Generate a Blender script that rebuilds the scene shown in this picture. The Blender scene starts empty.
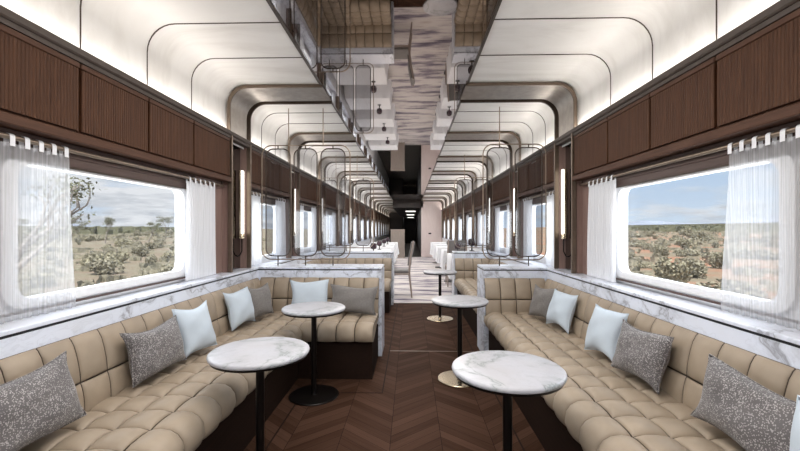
import bpy, bmesh, math, random
from mathutils import Vector, Matrix
random.seed(7)
C = bpy.context.scene.collection
PI = math.pi
CX = -0.09                      # centre line of the carriage
EYE = 1.25
Z_CEIL, Z_CROWN = 2.507, 2.10
ARCHES = [3.40 + 1.7 * k for k in range(9)]       # near edge of every arch
ARCH_L = [3.40 + 1.7 * k for k in range(16)]      # the left wall runs on past the pink partition
def arches(s): return ARCH_L if s < 0 else ARCHES
def yend(s): return 29.4 if s < 0 else 17.6
AW = 0.40                                          # arch depth
Y0, Y1, YEND = -1.3, 17.6, 34.0
def X(s, q): return CX + s * q

# ------------------------------------------------------------------ materials
class NT:
    def __init__(self, name):
        self.m = bpy.data.materials.new(name); self.m.use_nodes = True
        self.t = self.m.node_tree; self.t.nodes.clear()
        self.out = self.t.nodes.new('ShaderNodeOutputMaterial')
    def n(self, typ, ins=None, **kw):
        nd = self.t.nodes.new(typ)
        for k, v in kw.items(): setattr(nd, k, v)
        for k, v in (ins or {}).items(): self.set(nd.inputs[k], v)
        return nd
    def set(self, sock, v):
        if isinstance(v, bpy.types.NodeSocket): self.t.links.new(v, sock)
        elif isinstance(v, bpy.types.Node): self.t.links.new(v.outputs[0], sock)
        else:
            if isinstance(v, (tuple, list)) and sock.type == 'RGBA' and len(v) == 3: v = (*v, 1)
            sock.default_value = v
    def math(self, op, a, b=0.0, c=0.0):
        return self.n('ShaderNodeMath', {0: a, 1: b, 2: c}, operation=op).outputs[0]
    def coord(self, which='Object'): return self.n('ShaderNodeTexCoord').outputs[which]
    def mapped(self, scale=(1, 1, 1), which='Object', rot=(0, 0, 0)):
        return self.n('ShaderNodeMapping', {'Vector': self.coord(which), 'Scale': scale, 'Rotation': rot}).outputs[0]
    def noise(self, vec, scale=5, detail=4, rough=0.5, dist=0.0):
        return self.n('ShaderNodeTexNoise', {'Vector': vec, 'Scale': scale, 'Detail': detail, 'Roughness': rough, 'Distortion': dist}).outputs[0]
    def ramp(self, fac, stops):
        nd = self.n('ShaderNodeValToRGB', {0: fac}); cr = nd.color_ramp
        while len(cr.elements) < len(stops): cr.elements.new(0.5)
        for e, (p, c) in zip(cr.elements, stops):
            e.position = p; e.color = (*c, 1) if len(c) == 3 else c
        return nd.outputs[0]
    def mix(self, fac, a, b, bt='MIX'):
        nd = self.n('ShaderNodeMix', data_type='RGBA', blend_type=bt)
        self.set(nd.inputs[0], fac); self.set(nd.inputs[6], a); self.set(nd.inputs[7], b)
        return nd.outputs[2]
    def bsdf(self, col, rough=0.5, metal=0.0, bump=None, bstr=0.3, bdist=0.01, **extra):
        b = self.n('ShaderNodeBsdfPrincipled', {'Base Color': col, 'Roughness': rough, 'Metallic': metal})
        for k, v in extra.items(): self.set(b.inputs[k.replace('_', ' ')], v)
        if bump is not None:
            bp = self.n('ShaderNodeBump', {'Height': bump, 'Strength': bstr, 'Distance': bdist})
            self.t.links.new(bp.outputs[0], b.inputs['Normal'])
        return b
    def done(self, sh):
        self.t.links.new(sh.outputs[0], self.out.inputs['Surface']); return self.m

def m_plain(name, col, rough=0.5, metal=0.0, nscale=30, var=0.08, bstr=0.05, **ex):
    t = NT(name); nz = t.noise(t.mapped(), nscale, 3)
    d = tuple(max(0, c * (1 - var)) for c in col); l = tuple(min(1, c * (1 + var)) for c in col)
    return t.done(t.bsdf(t.ramp(nz, [(0.3, d), (0.7, l)]), rough, metal, nz, bstr, **ex))

def m_wood(name, dark, light, axis='Z', rough=0.45, scale=1.0, spec=0.35):
    t = NT(name)
    sc = {'Z': (22, 22, 1.2), 'Y': (22, 1.2, 22), 'X': (1.2, 22, 22)}[axis]
    v = t.mapped(tuple(c * scale for c in sc))
    g = t.noise(v, 3.0, 6, 0.6, 0.4); f = t.noise(v, 14.0, 3, 0.6)
    k = t.math('ADD', t.math('MULTIPLY', g, 0.65), t.math('MULTIPLY', f, 0.35))
    return t.done(t.bsdf(t.ramp(k, [(0.32, dark), (0.68, light)]), rough, 0, f, 0.08, Specular_IOR_Level=spec))

def m_marble(name, base=(0.82, 0.82, 0.84), vein=(0.30, 0.29, 0.31), warm=(0.70, 0.64, 0.60), sc=1.0, rough=0.3):
    t = NT(name); v = t.mapped((sc, sc * 0.6, sc), rot=(0.3, 0.5, 0.6))
    w = t.n('ShaderNodeVectorMath', {0: v, 1: t.n('ShaderNodeVectorMath', {0: t.n('ShaderNodeTexNoise', {'Vector': v, 'Scale': 3.0, 'Detail': 5}).outputs[1], 3: 0.55}, operation='SCALE').outputs[0]}, operation='ADD').outputs[0]
    a = t.math('ABSOLUTE', t.math('SUBTRACT', t.noise(w, 2.2, 6, 0.6, 1.2), 0.5))
    b = t.math('ABSOLUTE', t.math('SUBTRACT', t.noise(w, 8.0, 5, 0.6, 0.8), 0.5))
    cl = t.noise(v, 4.0, 5, 0.6)
    c0 = t.mix(t.ramp(cl, [(0.42, (0, 0, 0)), (0.72, (0.6, 0.6, 0.6))]), base, warm)
    c1 = t.mix(t.ramp(b, [(0.0, (0.12, 0.12, 0.12)), (0.03, (0, 0, 0))]), c0, vein)
    c2 = t.mix(t.ramp(a, [(0.0, (0.8, 0.8, 0.8)), (0.015, (0.4, 0.22, 0.22)), (0.06, (0, 0, 0))]), c1, vein)
    return t.done(t.bsdf(c2, rough, 0, Specular_IOR_Level=0.5))

def m_leather(name, col, seamcol):
    t = NT(name); v = t.mapped()
    nz = t.noise(v, 9, 3); fine = t.noise(v, 260, 2)
    base = t.mix(t.ramp(nz, [(0.35, (0, 0, 0)), (0.7, (1, 1, 1))]), tuple(c * 0.9 for c in col), tuple(c * 1.08 for c in col))
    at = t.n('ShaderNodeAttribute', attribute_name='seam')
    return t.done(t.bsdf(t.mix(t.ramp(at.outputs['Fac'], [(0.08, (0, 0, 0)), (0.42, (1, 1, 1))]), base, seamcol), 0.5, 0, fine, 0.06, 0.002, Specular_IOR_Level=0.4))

def m_speckle(name):
    t = NT(name); v = t.mapped((1, 1, 1))
    vo = t.n('ShaderNodeTexVoronoi', {'Vector': t.mapped((1, 1.0, 1.0)), 'Scale': 170, 'Randomness': 1.0})
    sz = t.noise(v, 60, 2)
    th = t.math('MULTIPLY', sz, 0.72)
    dot = t.math('LESS_THAN', vo.outputs[0], th)
    base = t.ramp(t.noise(v, 7, 3), [(0.3, (0.085, 0.076, 0.077)), (0.7, (0.125, 0.112, 0.112))])
    return t.done(t.bsdf(t.mix(dot, base, (0.36, 0.34, 0.33)), 0.62, 0, t.noise(v, 400, 1), 0.15, 0.002, Sheen_Weight=0.25))

def m_plaingrey(name):
    t = NT(name); v = t.mapped()
    return t.done(t.bsdf(t.ramp(t.noise(v, 120, 3), [(0.35, (0.135, 0.122, 0.114)), (0.7, (0.205, 0.188, 0.176))]), 0.7, 0, t.noise(v, 300, 1), 0.15, 0.002, Sheen_Weight=0.25))

def m_linen(name, col):
    t = NT(name); v = t.mapped()
    w1 = t.noise(t.mapped((30, 500, 500)), 1, 2); w2 = t.noise(t.mapped((500, 30, 30)), 1, 2)
    k = t.math('ADD', w1, w2)
    return t.done(t.bsdf(t.mix(t.noise(v, 25, 2), tuple(c * 0.93 for c in col), col), 0.85, 0, k, 0.12, 0.002))

def m_sheer(name, opac, trc=0.92, trw=0.5):
    t = NT(name); v = t.coord()
    y = t.n('ShaderNodeSeparateXYZ', {0: v}).outputs[1]
    th = t.noise(t.mapped((0.1, 160, 0.25)), 1.0, 3, 0.6)
    tr = t.n('ShaderNodeBsdfTransparent', {0: (0.97, 0.97, 0.97)})
    di = t.n('ShaderNodeBsdfDiffuse', {0: (0.93, 0.95, 0.99)}); tl = t.n('ShaderNodeBsdfTranslucent', {0: (trc, trc, trc)})
    body = t.n('ShaderNodeMixShader', {0: trw, 1: di, 2: tl})
    fac = t.math('MULTIPLY_ADD', t.math('SUBTRACT', th, 0.5), 0.55, opac)
    fac = t.n('ShaderNodeClamp', {0: fac, 1: 0.3, 2: 0.97}).outputs[0]
    return t.done(t.n('ShaderNodeMixShader', {0: fac, 1: tr, 2: body}))

def m_glass(name, tint=(0.97, 0.98, 0.98), gl=0.05, rough=0.3):
    t = NT(name)
    fr = t.n('ShaderNodeFresnel', {'IOR': 1.35})
    tr = t.n('ShaderNodeBsdfTransparent', {0: tint}); g = t.n('ShaderNodeBsdfGlossy', {'Color': (1, 1, 1), 'Roughness': rough})
    return t.done(t.n('ShaderNodeMixShader', {0: t.math('MULTIPLY_ADD', fr.outputs[0], gl, gl * 0.1), 1: tr, 2: g}))

def m_emit(name, col, st):
    t = NT(name); nz = t.noise(t.mapped(), 3, 1)
    return t.done(t.n('ShaderNodeEmission', {0: t.mix(nz, tuple(c * 0.97 for c in col), col), 1: st}))

def m_mirror(name, col, rough=0.02):
    t = NT(name); nz = t.noise(t.mapped(), 2, 2)
    c = t.mix(nz, tuple(a * 0.96 for a in col), col)
    return t.done(t.bsdf(c, rough, 1.0))

def m_floor():
    t = NT('chevron_walnut'); co = t.n('ShaderNodeSeparateXYZ', {0: t.coord()})
    x, y = co.outputs[0], co.outputs[1]
    w, pw = 0.30, 0.085
    xs = t.math('ADD', x, 10.0 + 0.02)
    col = t.math('FLOOR', t.math('DIVIDE', xs, w))
    pp = t.math('PINGPONG', xs, w)
    vv = t.math('MULTIPLY_ADD', pp, 0.85, y)
    pl = t.math('FLOOR', t.math('DIVIDE', vv, pw))
    fr = t.math('FRACT', t.math('DIVIDE', vv, pw)); fx = t.math('FRACT', t.math('DIVIDE', xs, w))
    rnd = t.n('ShaderNodeTexWhiteNoise', {0: t.n('ShaderNodeCombineXYZ', {0: col, 1: pl}).outputs[0]}, noise_dimensions='3D').outputs[0]
    gv = t.n('ShaderNodeCombineXYZ', {0: t.math('MULTIPLY', vv, 60), 1: t.math('MULTIPLY', pp, 3.5), 2: t.math('MULTIPLY', rnd, 20)}).outputs[0]
    g = t.noise(gv, 1.0, 5, 0.62, 0.3)
    k = t.math('ADD', t.math('MULTIPLY_ADD', rnd, 0.42, 0.0), t.math('MULTIPLY', g, 0.65))
    c = t.ramp(k, [(0.2, (0.032, 0.0150, 0.0085)), (0.5, (0.054, 0.0275, 0.0175)), (0.85, (0.078, 0.041, 0.027))])
    e1 = t.math('LESS_THAN', fr, 0.035); e2 = t.math('LESS_THAN', t.math('ABSOLUTE', t.math('SUBTRACT', fx, 0.0)), 0.012)
    c = t.mix(t.math('MAXIMUM', e1, e2), c, (0.016, 0.009, 0.007))
    return t.done(t.bsdf(c, 0.6, 0, g, 0.05, 0.003, Specular_IOR_Level=0.02))

def m_carpet():
    t = NT('banded_carpet')
    a = t.noise(t.mapped((0.8, 3.4, 1)), 1.0, 3, 0.55, 0.2); b = t.noise(t.mapped((2.2, 26, 1)), 1.0, 4, 0.6)
    k = t.math('ADD', t.math('MULTIPLY', a, 0.62), t.math('MULTIPLY', b, 0.38))
    c = t.ramp(k, [(0.38, (0.12, 0.10, 0.145)), (0.45, (0.32, 0.28, 0.33)), (0.50, (0.68, 0.63, 0.61)), (0.60, (0.78, 0.73, 0.70)), (0.69, (0.50, 0.41, 0.35))])
    return t.done(t.bsdf(c, 0.95, 0, t.noise(t.mapped(), 300, 2), 0.3, 0.004))

def m_plaster():
    t = NT('cream_plaster'); v = t.mapped((0.6, 2.2, 0.8), rot=(0, 0, 0.2))
    a = t.noise(v, 1.8, 6, 0.62, 0.8)
    c = t.ramp(a, [(0.3, (0.66, 0.635, 0.60)), (0.52, (0.77, 0.75, 0.72)), (0.75, (0.81, 0.795, 0.77))])
    return t.done(t.bsdf(c, 0.6, 0, a, 0.05))

def m_ground():
    t = NT('red_plain'); v = t.mapped()
    a = t.noise(v, 0.12, 6, 0.6); b = t.noise(v, 0.8, 6, 0.65); d = t.noise(v, 4.0, 4, 0.6)
    xs = t.n('ShaderNodeSeparateXYZ', {0: v}).outputs[0]
    right = t.n('ShaderNodeMapRange', {0: xs, 1: -6.0, 2: 6.0, 3: 0.0, 4: 1.0}).outputs[0]
    soil = t.mix(b, t.mix(right, (0.17, 0.125, 0.09), (0.27, 0.115, 0.06)), t.mix(right, (0.25, 0.195, 0.145), (0.38, 0.19, 0.115)))
    grass = t.mix(d, (0.15, 0.14, 0.095), (0.25, 0.23, 0.165))
    k = t.math('ADD', t.math('MULTIPLY', a, 0.55), t.math('MULTIPLY', b, 0.45))
    c = t.mix(t.ramp(k, [(0.40, (0, 0, 0)), (0.54, (0.9, 0.9, 0.9))]), soil, grass)
    return t.done(t.bsdf(c, 0.95, 0, d, 0.4, 0.05))

def m_leaf(name, d, l):
    t = NT(name); v = t.mapped()
    k = t.noise(v, 6.0, 3)
    oi = t.n('ShaderNodeObjectInfo').outputs['Random']
    c = t.mix(t.ramp(k, [(0.3, (0, 0, 0)), (0.7, (1, 1, 1))]), d, l)
    c = t.mix(t.math('MULTIPLY', oi, 0.45), c, (0.33, 0.31, 0.20))
    return t.done(t.bsdf(c, 0.85, Specular_IOR_Level=0.1))

M = {}
M['walnut'] = m_wood('fluted_walnut', (0.046, 0.018, 0.0085), (0.098, 0.043, 0.021), 'Z', 0.5, 1.0, 0.15)
M['walnut_y'] = m_wood('walnut_moulding', (0.060, 0.029, 0.019), (0.108, 0.054, 0.034), 'Y', 0.5, 1.0, 0.12)
M['mauve'] = m_wood('mauve_walnut_panel', (0.22, 0.14, 0.12), (0.31, 0.21, 0.18), 'Z')
M['darkwood'] = m_wood('dark_blind', (0.060, 0.036, 0.029), (0.10, 0.062, 0.052), 'Y')
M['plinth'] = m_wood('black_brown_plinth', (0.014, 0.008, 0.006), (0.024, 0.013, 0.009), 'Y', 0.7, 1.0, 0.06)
M['pink'] = m_wood('pale_pink_wood', (0.74, 0.60, 0.56), (0.86, 0.75, 0.72), 'Z')
M['chairwood'] = m_wood('pale_chair_wood', (0.30, 0.235, 0.20), (0.44, 0.36, 0.31), 'Z')
M['oak'] = m_wood('grey_oak_partition', (0.24, 0.20, 0.17), (0.36, 0.30, 0.26), 'Z')
M['marble'] = m_marble('white_marble', (0.77, 0.81, 0.91), (0.24, 0.24, 0.27), (0.70, 0.72, 0.76), 0.85)
M['marble_table'] = m_marble('table_marble', (0.48, 0.48, 0.515), (0.18, 0.21, 0.20), (0.42, 0.40, 0.40), 1.25, 0.38)
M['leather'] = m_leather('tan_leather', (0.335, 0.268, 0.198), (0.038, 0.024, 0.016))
M['speckle'] = m_speckle('speckled_taupe_weave')
M['grey'] = m_plaingrey('plain_taupe_weave')
M['linen'] = m_linen('ice_blue_linen', (0.54, 0.61, 0.68))
M['sheer'] = m_sheer('white_sheer', 0.42, 0.48)
M['sheer_dense'] = m_sheer('white_sheer_gathered', 0.93, 0.92, 0.22)
M['white'] = m_plain('white_lacquer', (0.82, 0.82, 0.83), 0.35, var=0.03)
M['cloth'] = m_plain('white_tablecloth', (0.82, 0.82, 0.84), 0.8, nscale=60, var=0.03)
M['bronze'] = m_plain('dark_bronze', (0.085, 0.065, 0.052), 0.35, 0.85)
M['bronze_light'] = m_plain('warm_bronze', (0.30, 0.235, 0.18), 0.32, 0.9)
M['brass'] = m_plain('pale_brass', (0.62, 0.52, 0.38), 0.25, 1.0)
M['crown'] = m_plain('dark_crown_moulding', (0.060, 0.042, 0.032), 0.6)
M['edge'] = m_plain('arch_edge_bronze', (0.16, 0.12, 0.09), 0.4, 0.6)
M['steel'] = m_plain('brushed_arch_metal', (0.40, 0.365, 0.33), 0.38, 0.75, nscale=18, var=0.1)
M['black'] = m_plain('black_metal', (0.014, 0.011, 0.010), 0.3, 0.6)
M['inlay'] = m_plain('dark_metal_inlay', (0.045, 0.045, 0.05), 0.35, 0.7)
M['mirror'] = m_mirror('smoked_ceiling_mirror', (0.36, 0.31, 0.28))
M['nichemirror'] = m_mirror('smoked_niche_mirror', (0.30, 0.285, 0.27), 0.03)
M['glass'] = m_glass('clear_window_glass')
M['screenglass'] = m_glass('smoky_screen_glass', (0.60, 0.61, 0.635), 0.8, 0.03)
M['plaster'] = m_plaster()
M['floor'] = m_floor()
M['carpet'] = m_carpet()
M['glow'] = m_emit('warm_tube_glow', (1.0, 0.95, 0.86), 4.0)
M['panelglow'] = m_emit('corridor_light_glow', (1.0, 0.97, 0.9), 3.0)
M['plum'] = m_plain('plum_glass', (0.045, 0.022, 0.030), 0.12, 0.0, var=0.15)
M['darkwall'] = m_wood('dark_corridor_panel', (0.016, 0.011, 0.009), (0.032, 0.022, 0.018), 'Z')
M['ground'] = m_ground()
M['saltbush'] = m_leaf('saltbush_leaf', (0.215, 0.205, 0.16), (0.42, 0.40, 0.315))
M['gum'] = m_leaf('gum_leaf', (0.11, 0.12, 0.08), (0.22, 0.23, 0.155))
M['bark'] = m_plain('pale_gum_bark', (0.30, 0.27, 0.25), 0.9, nscale=6, var=0.35)
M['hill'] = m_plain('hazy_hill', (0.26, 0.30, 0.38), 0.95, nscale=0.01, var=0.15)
M['outer'] = m_plain('carriage_shell', (0.30, 0.29, 0.28), 0.5)

# ------------------------------------------------------------------ mesh builder
class MB:
    def __init__(s): s.v = []; s.f = []
    def add(s, vs, fs):
        o = len(s.v); s.v += [tuple(v) for v in vs]; s.f += [tuple(i + o for i in f) for f in fs]; return s
    def box(s, x0, x1, y0, y1, z0, z1):
        x0, x1 = min(x0, x1), max(x0, x1)
        return s.add([(x0, y0, z0), (x1, y0, z0), (x1, y1, z0), (x0, y1, z0), (x0, y0, z1), (x1, y0, z1), (x1, y1, z1), (x0, y1, z1)],
                     [(0, 3, 2, 1), (4, 5, 6, 7), (0, 1, 5, 4), (1, 2, 6, 5), (2, 3, 7, 6), (3, 0, 4, 7)])
    def rbox(s, x0, x1, y0, y1, z0, z1, r=0.006, seg=2):
        bm = bmesh.new(); bmesh.ops.create_cube(bm, size=1)
        for v in bm.verts:
            v.co = Vector(((x0 + x1) / 2 + v.co.x * abs(x1 - x0), (y0 + y1) / 2 + v.co.y * (y1 - y0), (z0 + z1) / 2 + v.co.z * (z1 - z0)))
        bmesh.ops.bevel(bm, geom=bm.edges[:], offset=r, segments=seg, affect='EDGES', profile=0.5)
        bm.verts.ensure_lookup_table()
        s.add([v.co[:] for v in bm.verts], [[v.index for v in f.verts] for f in bm.faces]); bm.free(); return s
    def tube(s, pts, r, n=8, closed=False, caps=True):
        pts = [Vector(p) for p in pts]; N = len(pts); rs = r if isinstance(r, (list, tuple)) else [r] * N
        vs, fs = [], []; up = None
        for i, p in enumerate(pts):
            a = pts[(i - 1) % N] if (closed or i > 0) else p; b = pts[(i + 1) % N] if (closed or i < N - 1) else p
            d = (b - a).normalized()
            if up is None:
                up = Vector((0, 0, 1)) if abs(d.z) < 0.9 else Vector((0, 1, 0))
                if abs(d.dot(up)) > 0.9: up = Vector((1, 0, 0))
            sd = d.cross(up).normalized(); up = sd.cross(d).normalized()
            for k in range(n):
                t = 2 * PI * k / n; vs.append(p + (sd * math.cos(t) + up * math.sin(t)) * rs[i])
        for i in range(N if closed else N - 1):
            for k in range(n):
                j = (i + 1) % N
                fs.append((i * n + k, i * n + (k + 1) % n, j * n + (k + 1) % n, j * n + k))
        if caps and not closed:
            fs.append(tuple(range(n))[::-1]); fs.append(tuple((N - 1) * n + k for k in range(n)))
        return s.add(vs, fs)
    def lathe(s, prof, c=(0, 0, 0), n=48):
        vs = [(c[0] + r * math.cos(2 * PI * k / n), c[1] + r * math.sin(2 * PI * k / n), c[2] + z) for r, z in prof for k in range(n)]
        fs = [(i * n + k, i * n + (k + 1) % n, (i + 1) * n + (k + 1) % n, (i + 1) * n + k) for i in range(len(prof) - 1) for k in range(n)]
        fs += [tuple(range(n))[::-1], tuple((len(prof) - 1) * n + k for k in range(n))]
        return s.add(vs, fs)
    def grid(s, rows):                      # rows of points -> quads
        m = len(rows[0]); vs = [p for r in rows for p in r]
        return s.add(vs, [(i * m + j, i * m + j + 1, (i + 1) * m + j + 1, (i + 1) * m + j) for i in range(len(rows) - 1) for j in range(m - 1)])
    def extrude_profile(s, prof, y0, y1, f=lambda a, y, b: (a, y, b), closed=True):
        n = len(prof); vs = [f(a, y0, b) for a, b in prof] + [f(a, y1, b) for a, b in prof]
        fs = [(i, (i + 1) % n, n + (i + 1) % n, n + i) for i in range(n if closed else n - 1)]
        if closed: fs += [tuple(range(n))[::-1], tuple(range(n, 2 * n))]
        return s.add(vs, fs)
    def ring(s, inner, outer, t0, t1, f):   # frame between two outlines of equal count, f(a,b,t)->xyz
        n = len(inner); vs = []
        for t in (t0, t1): vs += [f(a, b, t) for a, b in inner] + [f(a, b, t) for a, b in outer]
        fs = []
        for i in range(n):
            j = (i + 1) % n
            fs += [(i, j, n + j, n + i), (2 * n + i, 3 * n + i, 3 * n + j, 2 * n + j), (i, 2 * n + i, 2 * n + j, j), (n + i, n + j, 3 * n + j, 3 * n + i)]
        return s.add(vs, fs)
    def build(s, name, mat, parent=None, smooth=30, loc=None, attr=None):
        me = bpy.data.meshes.new(name); me.from_pydata(s.v, [], s.f); me.validate()
        bm = bmesh.new(); bm.from_mesh(me); bmesh.ops.recalc_face_normals(bm, faces=bm.faces); bm.to_mesh(me); bm.free()
        me.materials.append(mat)
        if smooth:
            me.polygons.foreach_set('use_smooth', [True] * len(me.polygons))
            if smooth < 180:
                try: me.set_sharp_from_angle(angle=math.radians(smooth))
                except Exception: pass
        if attr:
            at = me.attributes.new(attr[0], 'FLOAT', 'POINT'); at.data.foreach_set('value', attr[1])
        o = bpy.data.objects.new(name, me); C.objects.link(o)
        if parent: o.parent = parent
        if loc: o.location = loc
        return o

def tag(o, label=None, cat=None, group=None, kind=None):
    for k, v in (('label', label), ('category', cat), ('group', group), ('kind', kind)):
        if v: o[k] = v
    return o
def thing(name, label, cat, loc=(0, 0, 0), rz=0, group=None):
    o = bpy.data.objects.new(name, None); o.empty_display_size = 0.1; C.objects.link(o)
    o.location = loc; o.rotation_euler = (0, 0, rz); return tag(o, label, cat, group)
def struct(o): o['kind'] = 'structure'; return o
def dup(o, parent=None):
    c = o.copy(); C.objects.link(c); c.parent = parent
    for ch in o.children: dup(ch, c)
    return c
def place_copy(o, loc, rz, label, group=None):
    c = dup(o); c.location = loc; c.rotation_euler = (0, 0, rz); c['label'] = label
    if group: c['group'] = group
    return c
def rrect(a0, a1, b0, b1, r, n=6):
    pts = []
    for ca, cb, t0 in ((a1 - r, b1 - r, 0), (a0 + r, b1 - r, PI / 2), (a0 + r, b0 + r, PI), (a1 - r, b0 + r, 1.5 * PI)):
        for k in range(n + 1):
            t = t0 + PI / 2 * k / n; pts.append((ca + r * math.cos(t), cb + r * math.sin(t)))
    return pts
def rect_like(a0, a1, b0, b1, n=6):
    pts = []
    for ca, cb in ((a1, b1), (a0, b1), (a0, b0), (a1, b0)): pts += [(ca, cb)] * (n + 1)
    return pts
SIDE = {-1: 'left', 1: 'right'}
ORD = ['first', 'second', 'third', 'fourth', 'fifth', 'sixth', 'seventh', 'eighth', 'ninth', 'tenth']

# ------------------------------------------------------------------ shell
struct(MB().box(-2.0, 2.0, Y0, 6.67, -0.06, 0.0).build('floor', M['floor'], smooth=0))
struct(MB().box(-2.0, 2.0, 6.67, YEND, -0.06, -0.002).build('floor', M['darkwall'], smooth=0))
tag(MB().box(X(-1, 1.49), X(1, 1.49), 6.67, 17.58, -0.002, 0.006).build('carpet', M['carpet'], smooth=0), 'pale carpet with purple streaks running across the dining area floor', 'carpet')

def windows(s): return [(-0.55, 0.75), (1.60, 2.84)] + [(a + AW + 0.20, a + 1.7 - 0.20) for a in arches(s)[:-1]]
WZ0, WZ1 = 0.94, 1.54
def wall(s):
    mb = MB(); f = lambda y, z, t: (X(s, t), y, z)
    edges = [Y0]
    for a, b in windows(s): edges += [a - 0.12, b + 0.12]
    edges.append(yend(s))
    for i in range(len(edges) - 1):
        a, b = edges[i], edges[i + 1]
        if i % 2 == 0: mb.box(X(s, 1.575), X(s, 1.63), a, b, -0.06, 2.62)
        else:
            mb.box(X(s, 1.575), X(s, 1.63), a, b, -0.06, 0.86); mb.box(X(s, 1.575), X(s, 1.63), a, b, 1.64, 2.62)
            mb.ring(rrect(a + 0.12, b - 0.12, WZ0, WZ1, 0.07), rect_like(a, b, 0.86, 1.64), 1.575, 1.63, f)
    return struct(mb.build('wall_' + SIDE[s], M['white'], smooth=0))
for s in (-1, 1):
    wall(s)
    for k, (a, b) in enumerate(windows(s)):
        f = lambda y, z, t: (X(s, t), y, z)
        w = struct(MB().ring(rrect(a + 0.012, b - 0.012, WZ0 + 0.012, WZ1 - 0.012, 0.065), rrect(a - 0.055, b + 0.055, WZ0 - 0.03, WZ1 + 0.03, 0.10), 1.555, 1.60, f).build('window_%d' % (k + 1 + (0 if s < 0 else 20)), M['white'], smooth=40))
        MB().add([(X(s, 1.59), y, z) for y, z in rrect(a, b, WZ0, WZ1, 0.068)], [tuple(range(28))]).build('pane', M['glass'], w, 0)
    # mauve panels beside the front windows
    mp = MB()
    for a, b in ((Y0, -0.63), (0.83, 1.52), (2.93, 3.40)): mp.box(X(s, 1.553), X(s, 1.575), a, b, 0.872, 1.66)
    struct(mp.build('trim_1', M['mauve'], smooth=0))
struct(MB().box(-1.9, 1.9, Y0, YEND, 2.56, 2.64).build('ceiling', M['outer'], smooth=0))
# unseen rear wall, its wide opening added to let sky light in
rw = MB(); f = lambda a, b, t: (a, t, b)
rw.ring(rrect(X(-1, 1.2), X(1, 1.2), 0.7, 2.1, 0.12), rect_like(X(-1, 1.63), X(1, 1.63), -0.06, 2.62), Y0 - 0.06, Y0, f)
struct(rw.build('wall_rear', M['white'], smooth=0))

# ------------------------------------------------------------------ ceiling skin, cove, ribs, arches
MX0, MX1, ZM = -0.775, 0.488, 2.497
R_C = 0.17
def sec(s, q, ztop, z0, xin, n=8, r=R_C):      # wall-to-ceiling path at offset q
    pts = [(X(s, q), z0)]
    for k in range(n + 1):
        t = PI / 2 * k / n
        pts.append((X(s, q - r + r * math.cos(t)), ztop - r + r * math.sin(t)))
    pts.append((xin, ztop)); return pts
for s in (-1, 1):
    xin = MX0 if s < 0 else MX1
    p = sec(s, 1.525, Z_CEIL, 2.02, xin)
    mb = MB(); n = len(p); rows = [[(a, y, b) for a, b in p] for y in (Y0, yend(s))]
    mb.grid(rows); struct(mb.build('ceiling_' + SIDE[s], M['plaster'], smooth=60))
    # closing panel above the mirror edge and behind the crown
    cr = MB().extrude_profile([(1.462, 2.06), (1.456, 2.068), (1.456, 2.094), (1.462, 2.10), (1.474, 2.10), (1.476, 2.072), (1.56, 2.070), (1.56, 2.038), (1.468, 2.038), (1.468, 2.06)], Y0, yend(s), lambda a, y, b: (X(s, a), y, b))
    struct(cr.build('trim_2', M['crown'], smooth=0))
    lo = MB(); cut = [Y0]
    for a in arches(s): cut += [a, a + AW]
    for a, b in zip(cut[::2], cut[1::2]): lo.extrude_profile([(1.466, 1.657), (1.462, 1.662), (1.462, 1.694), (1.468, 1.70), (1.575, 1.70), (1.575, 1.657)], a, b, lambda a, y, b: (X(s, a), y, b))
    struct(lo.build('trim_3', M['walnut_y'], smooth=0))
    ribs = [0.42, 0.91, 1.40, 1.89, 2.38, 2.87] + [a + AW + d for a in arches(s)[:-1] for d in (0.44, 0.87)]
    for y in ribs:
        pa = sec(s, 1.5235, Z_CEIL - 0.002, 2.03, xin); mb = MB()
        mb.tube([(a, y, b) for a, b in pa], 0.0036, 6)
        struct(mb.build('trim_4', M['bronze'], smooth=60))
mir = MB().box(MX0, MX1, Y0, Y1, ZM, ZM + 0.012).build('ceiling_mirror', M['mirror'], smooth=0)
tag(mir, 'long smoked mirror panel running along the middle of the ceiling', 'mirror')
for x in (MX0, MX1):
    struct(MB().box(x - 0.010, x + 0.010, Y0, Y1, ZM - 0.006, ZM + 0.02).build('trim_5', M['bronze'], smooth=0))

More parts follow.
